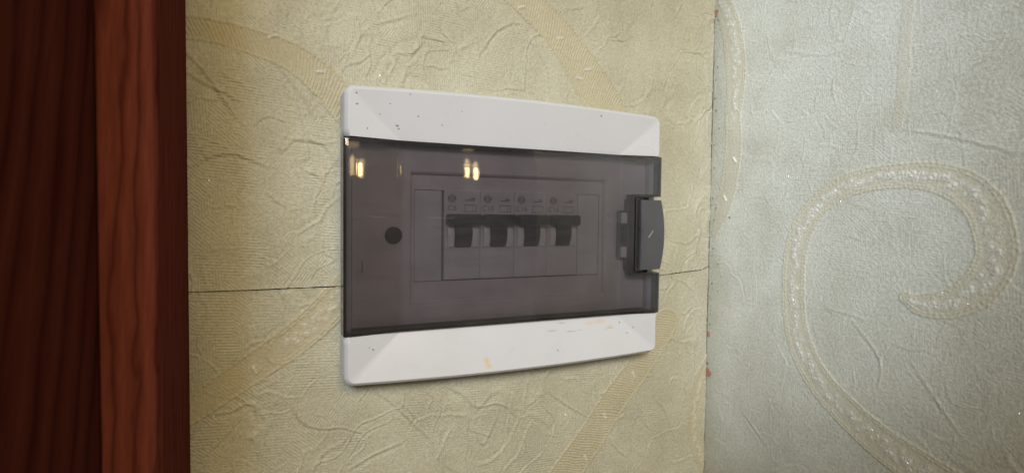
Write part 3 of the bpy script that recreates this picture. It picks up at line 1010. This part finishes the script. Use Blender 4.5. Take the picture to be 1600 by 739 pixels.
# dark edge all round the lid (plastic seen through its thickness)
bm = bmesh.new()
nxt = {a: b for a, b in border}
loop = [border[0][0]]
while nxt[loop[-1]] != loop[0]:
    loop.append(nxt[loop[-1]])
L = len(loop)
RW = 1.15


def off(i):
    p0, p1, p2 = [Vector((front[loop[k % L]][0], front[loop[k % L]][2])) for k in (i - 1, i, i + 1)]
    n = Vector((0, 0))
    for a, b in ((p0, p1), (p1, p2)):
        d = (b - a).normalized()
        n += Vector((-d.y, d.x))
    n = n.normalized() * (RW / max(0.6, n.normalized().dot(Vector((-(p1 - p0).normalized().y, (p1 - p0).normalized().x)))))
    return p1 + n


o1, o2, o3, o4 = [], [], [], []
for i in range(L):
    x, y, z = front[loop[i]]
    q = off(i)
    o1.append(bm.verts.new((x * 1.0006 * MM, (y + 0.02) * MM, z * 1.0006 * MM)))
    o2.append(bm.verts.new((x * 1.0006 * MM, -6.2 * MM, z * 1.0006 * MM)))
    o3.append(bm.verts.new((q.x * MM, -6.2 * MM, q.y * MM)))
    o4.append(bm.verts.new((q.x * MM, (lid_y(q.x) + .55) * MM, q.y * MM)))
for i in range(L):
    j = (i + 1) % L
    for a, b in ((o1, o2), (o2, o3), (o3, o4), (o4, o1)):
        bm.faces.new((a[i], a[j], b[j], b[i]))
bm_obj('lid_rim', bm, M['rim'], lid)

# hair-thin scratches and a nick in the lid
for (x0, z0, x1, z1, w) in ((-71.0, 8.6, -64.0, 8.2, .05), (-46.0, 8.3, -33.0, 8.0, .05)):
    bm = bmesh.new()
    ya, yb = lid_y(x0) - .03, lid_y(x1) - .03
    quad(bm, [(x0, ya, z0), (x1, yb, z1), (x1, yb, z1 + w), (x0, ya, z0 + w)])
    bm_obj('scratch', bm, M['scratch'], lid)
bm = bmesh.new()
yk = lid_y(-73.5) - .04
quad(bm, [(-73.9, yk, -9.6), (-73.1, yk, -10.2), (-73.0, yk, -12.0), (-73.2, yk, -14.6), (-73.9, yk, -14.9), (-73.6, yk, -12.4)])
bm_obj('nick', bm, M['black'], lid)

# ---- latch -------------------------------------------------------------------
def latch_block(bm, x0, x1, xb, z0, z1, yf, yb, ycrown, bev):
    """bar with a bowed outer side and a slightly crowned front"""
    n = 18
    rows = []
    for k in range(n + 1):
        t = k / n
        z = z0 + (z1 - z0) * t
        bow = xb * (1 - (2 * t - 1) ** 2)
        crown = ycrown * (1 - (2 * t - 1) ** 2)
        xr = x1 + bow
        prof = [(x0, yb), (x0, yf + .5 - crown), (x0 + .35, yf + .1 - crown), (x0 + .9, yf - crown)]
        prof += [(x0 + .9 + (xr - bev - x0 - .9) * s, yf - crown - 0.35 * math.sin(math.pi * s * .6)) for s in (.25, .5, .75, 1.0)]
        prof += [(xr - bev * .35, yf - crown + bev * .3), (xr, yf - crown + bev), (xr, yb)]
        zz = z
        rows.append([bm.verts.new((x * MM, y * MM, zz * MM)) for x, y in prof])
    m = len(rows[0])
    for k in range(n):
        for i in range(m - 1):
            bm.faces.new((rows[k][i], rows[k][i + 1], rows[k + 1][i + 1], rows[k + 1][i]))
    bm.faces.new(rows[0])
    bm.faces.new(rows[-1])


bm = bmesh.new()
latch_block(bm, 67.2, 80.6, 2.1, -17.7, 18.2, -14.2, -5.5, 0.5, 1.0)
latch = bm_obj('latch', bm, M['slate'], boxt, smooth=30)
bm = bmesh.new()
box(bm, 65.2, 67.6, -12.6, -5.5, -18.6, 18.9, 0.4)  # black bar put where the gap beside the latch is dark
bm_obj('latch_gap_bar', bm, M['black'], latch)
bm = bmesh.new()
box(bm, 62.6, 65.0, -8.6, -5.6, -18.2, 18.6, 0.3)
bm_obj('latch_flange', bm, M['rim'], latch)
bm = bmesh.new()               # small slanting moulded mark on the latch
yk = -15.12
quad(bm, [(71.2, yk, -.9), (71.6, yk, -1.3), (74.6, yk, 2.4), (74.3, yk, 2.7)])
bm_obj('moulded_mark', bm, M['scratch'], latch)
bm = bmesh.new()
box(bm, 57.6, 62.4, -7.8, -6.4, -12.6, 12.6, 0.5)
hook = bm_obj('catch_housing', bm, M['black'], latch)
for (z0, z1) in ((5.8, 11.6), (-11.6, -6.0)):
    bm = bmesh.new()
    box(bm, 59.2, 63.4, -8.5, -7.0, z0, z1, 0.5)
    bm_obj('catch', bm, M['catch'], hook)
bm = bmesh.new()
box(bm, 58.8, 63.6, -8.7, -7.0, -4.2, 4.0, 0.6)
bm_obj('catch_block', bm, M['black'], hook)


# ------------------------------------------------------------------ circuit breakers
def text_mesh(body, size):
    cu = bpy.data.curves.new('rating_text', 'FONT')
    cu.body = body
    cu.size = size * MM
    cu.align_x = 'CENTER'
    tmp = bpy.data.objects.new('tmp_text', cu)
    COL.objects.link(tmp)
    bpy.context.view_layer.update()
    me = bpy.data.meshes.new_from_object(tmp.evaluated_get(bpy.context.evaluated_depsgraph_get()))
    bpy.data.objects.remove(tmp, do_unlink=True)
    bpy.data.curves.remove(cu)
    me.transform(Matrix.Rotation(math.pi / 2, 4, 'X'))
    return me


def make_breaker(label, rating, group, loc):
    t = thing('circuit_breaker', label, 'circuit breaker', loc, group)
    bm = bmesh.new()
    box(bm, -8.72, 8.72, 0.0, 40, -20.4, 20.4, 0.22)          # face between the cover edges
    body = bm_obj('body', bm, M['breaker'], t)
    bm = bmesh.new()
    for s in (-1, 1):                                           # pale cheeks either side of the lever
        a, b = sorted((s * 4.3, s * 7.4))
        n = 8
        rows = []
        for k in range(n + 1):
            u = k / n
            z = 4.6 - 10.2 * u
            y = -0.35 - 1.7 * math.sin(math.pi * (0.08 + 0.84 * u))
            rows.append([bm.verts.new((x * MM, yy * MM, z * MM)) for x, yy in ((a, .4), (a, y + .25), (a + .3, y), (b - .3, y), (b, y + .25), (b, .4))])
        for k in range(n):
            for i in range(5):
                bm.faces.new((rows[k][i], rows[k][i + 1], rows[k + 1][i + 1], rows[k + 1][i]))
        bm.faces.new(rows[0])
        bm.faces.new(rows[-1])
    bm_obj('cheek', bm, M['cradle'], t, smooth=40)
    # lever: curved stem with a wide grip
    bm = bmesh.new()
    n = 10
    rows = []
    for k in range(n + 1):
        u = k / n
        z = 5.6 - 11.0 * u
        y = -0.6 - 2.5 * math.sin(math.pi * (0.12 + 0.80 * u))
        w = 4.05 + .25 * math.cos(math.pi * u)
        rows.append([bm.verts.new((x * MM, yy * MM, z * MM)) for x, yy in ((-w, .4), (-w, y + .4), (-w + .4, y), (w - .4, y), (w, y + .4), (w, .4))])
    for k in range(n):
        for i in range(5):
            bm.faces.new((rows[k][i], rows[k][i + 1], rows[k + 1][i + 1], rows[k + 1][i]))
    bm.faces.new(rows[0])
    bm.faces.new(rows[-1])
    tog = bm_obj('lever', bm, M['toggle'], t, smooth=40)
    bm = bmesh.new()
    box(bm, -8.3, 8.3, -5.1, 0.3, 4.4, 9.6, 1.3, 3)
    bm_obj('grip', bm, M['toggle'], tog, smooth=40)
    # print on the upper face
    bm = bmesh.new()
    disc(bm, -5.1, 16.6, 2.2, -0.10, 0.05, 24)
    em = bm_obj('emblem', bm, M['print'], t)
    bm = bmesh.new()
    n = 20
    for r0, r1, a0, a1 in ((1.35, 1.75, 0.4, 2.7), (1.35, 1.75, 3.5, 5.9), (0.35, 0.75, 0.0, 6.28)):
        for k in range(n):
            t0, t1 = a0 + (a1 - a0) * k / n, a0 + (a1 - a0) * (k + 1) / n
            quad(bm, [(-5.1 + r * math.cos(t), -.16, 16.6 + r * math.sin(t)) for r, t in ((r0, t0), (r1, t0), (r1, t1), (r0, t1))])
    bm_obj('emblem_mark', bm, M['printlight'], em)
    tx = link('rating_text', text_mesh(rating, 3.6), M['print'], t)
    tx.location = (-4.9 * MM, -0.06 * MM, 11.1 * MM)
    bm = bmesh.new()
    quad(bm, [(1.4, -.06, 15.6), (6.2, -.06, 15.6), (6.2, -.06, 16.1), (1.4, -.06, 16.1)])
    quad(bm, [(3.2, -.06, 16.35), (6.2, -.06, 16.35), (5.8, -.06, 17.2), (4.4, -.06, 16.9)])
    bm_obj('brand_mark', bm, M['print'], t)
    bm = bmesh.new()
    for (x0, x1, z0, z1) in ((0.8, 1.05, 10.6, 13.8), (6.6, 6.85, 10.6, 13.8), (1.05, 6.6, 13.5, 13.8), (1.05, 6.6, 10.6, 10.9), (5.0, 5.2, 10.9, 13.5)):
        quad(bm, [(x0, -.06, z0), (x1, -.06, z0), (x1, -.06, z1), (x0, -.06, z1)])
    bm_obj('printed_box', bm, M['print'], t)
    return t


GB = 'circuit breakers in the box'
labels = ['leftmost of the four grey circuit breakers with black levers behind the smoked lid',
          'second circuit breaker from the left behind the smoked lid',
          'third circuit breaker from the left behind the smoked lid',
          'rightmost of the four circuit breakers, nearest the grey latch, behind the smoked lid']
for k in range(4):
    make_breaker(labels[k], ('C6', 'C10', 'C16', 'C16')[k], GB, ((-26.4 + 17.6 * k) * MM, -4.0 * MM, 0.4 * MM))
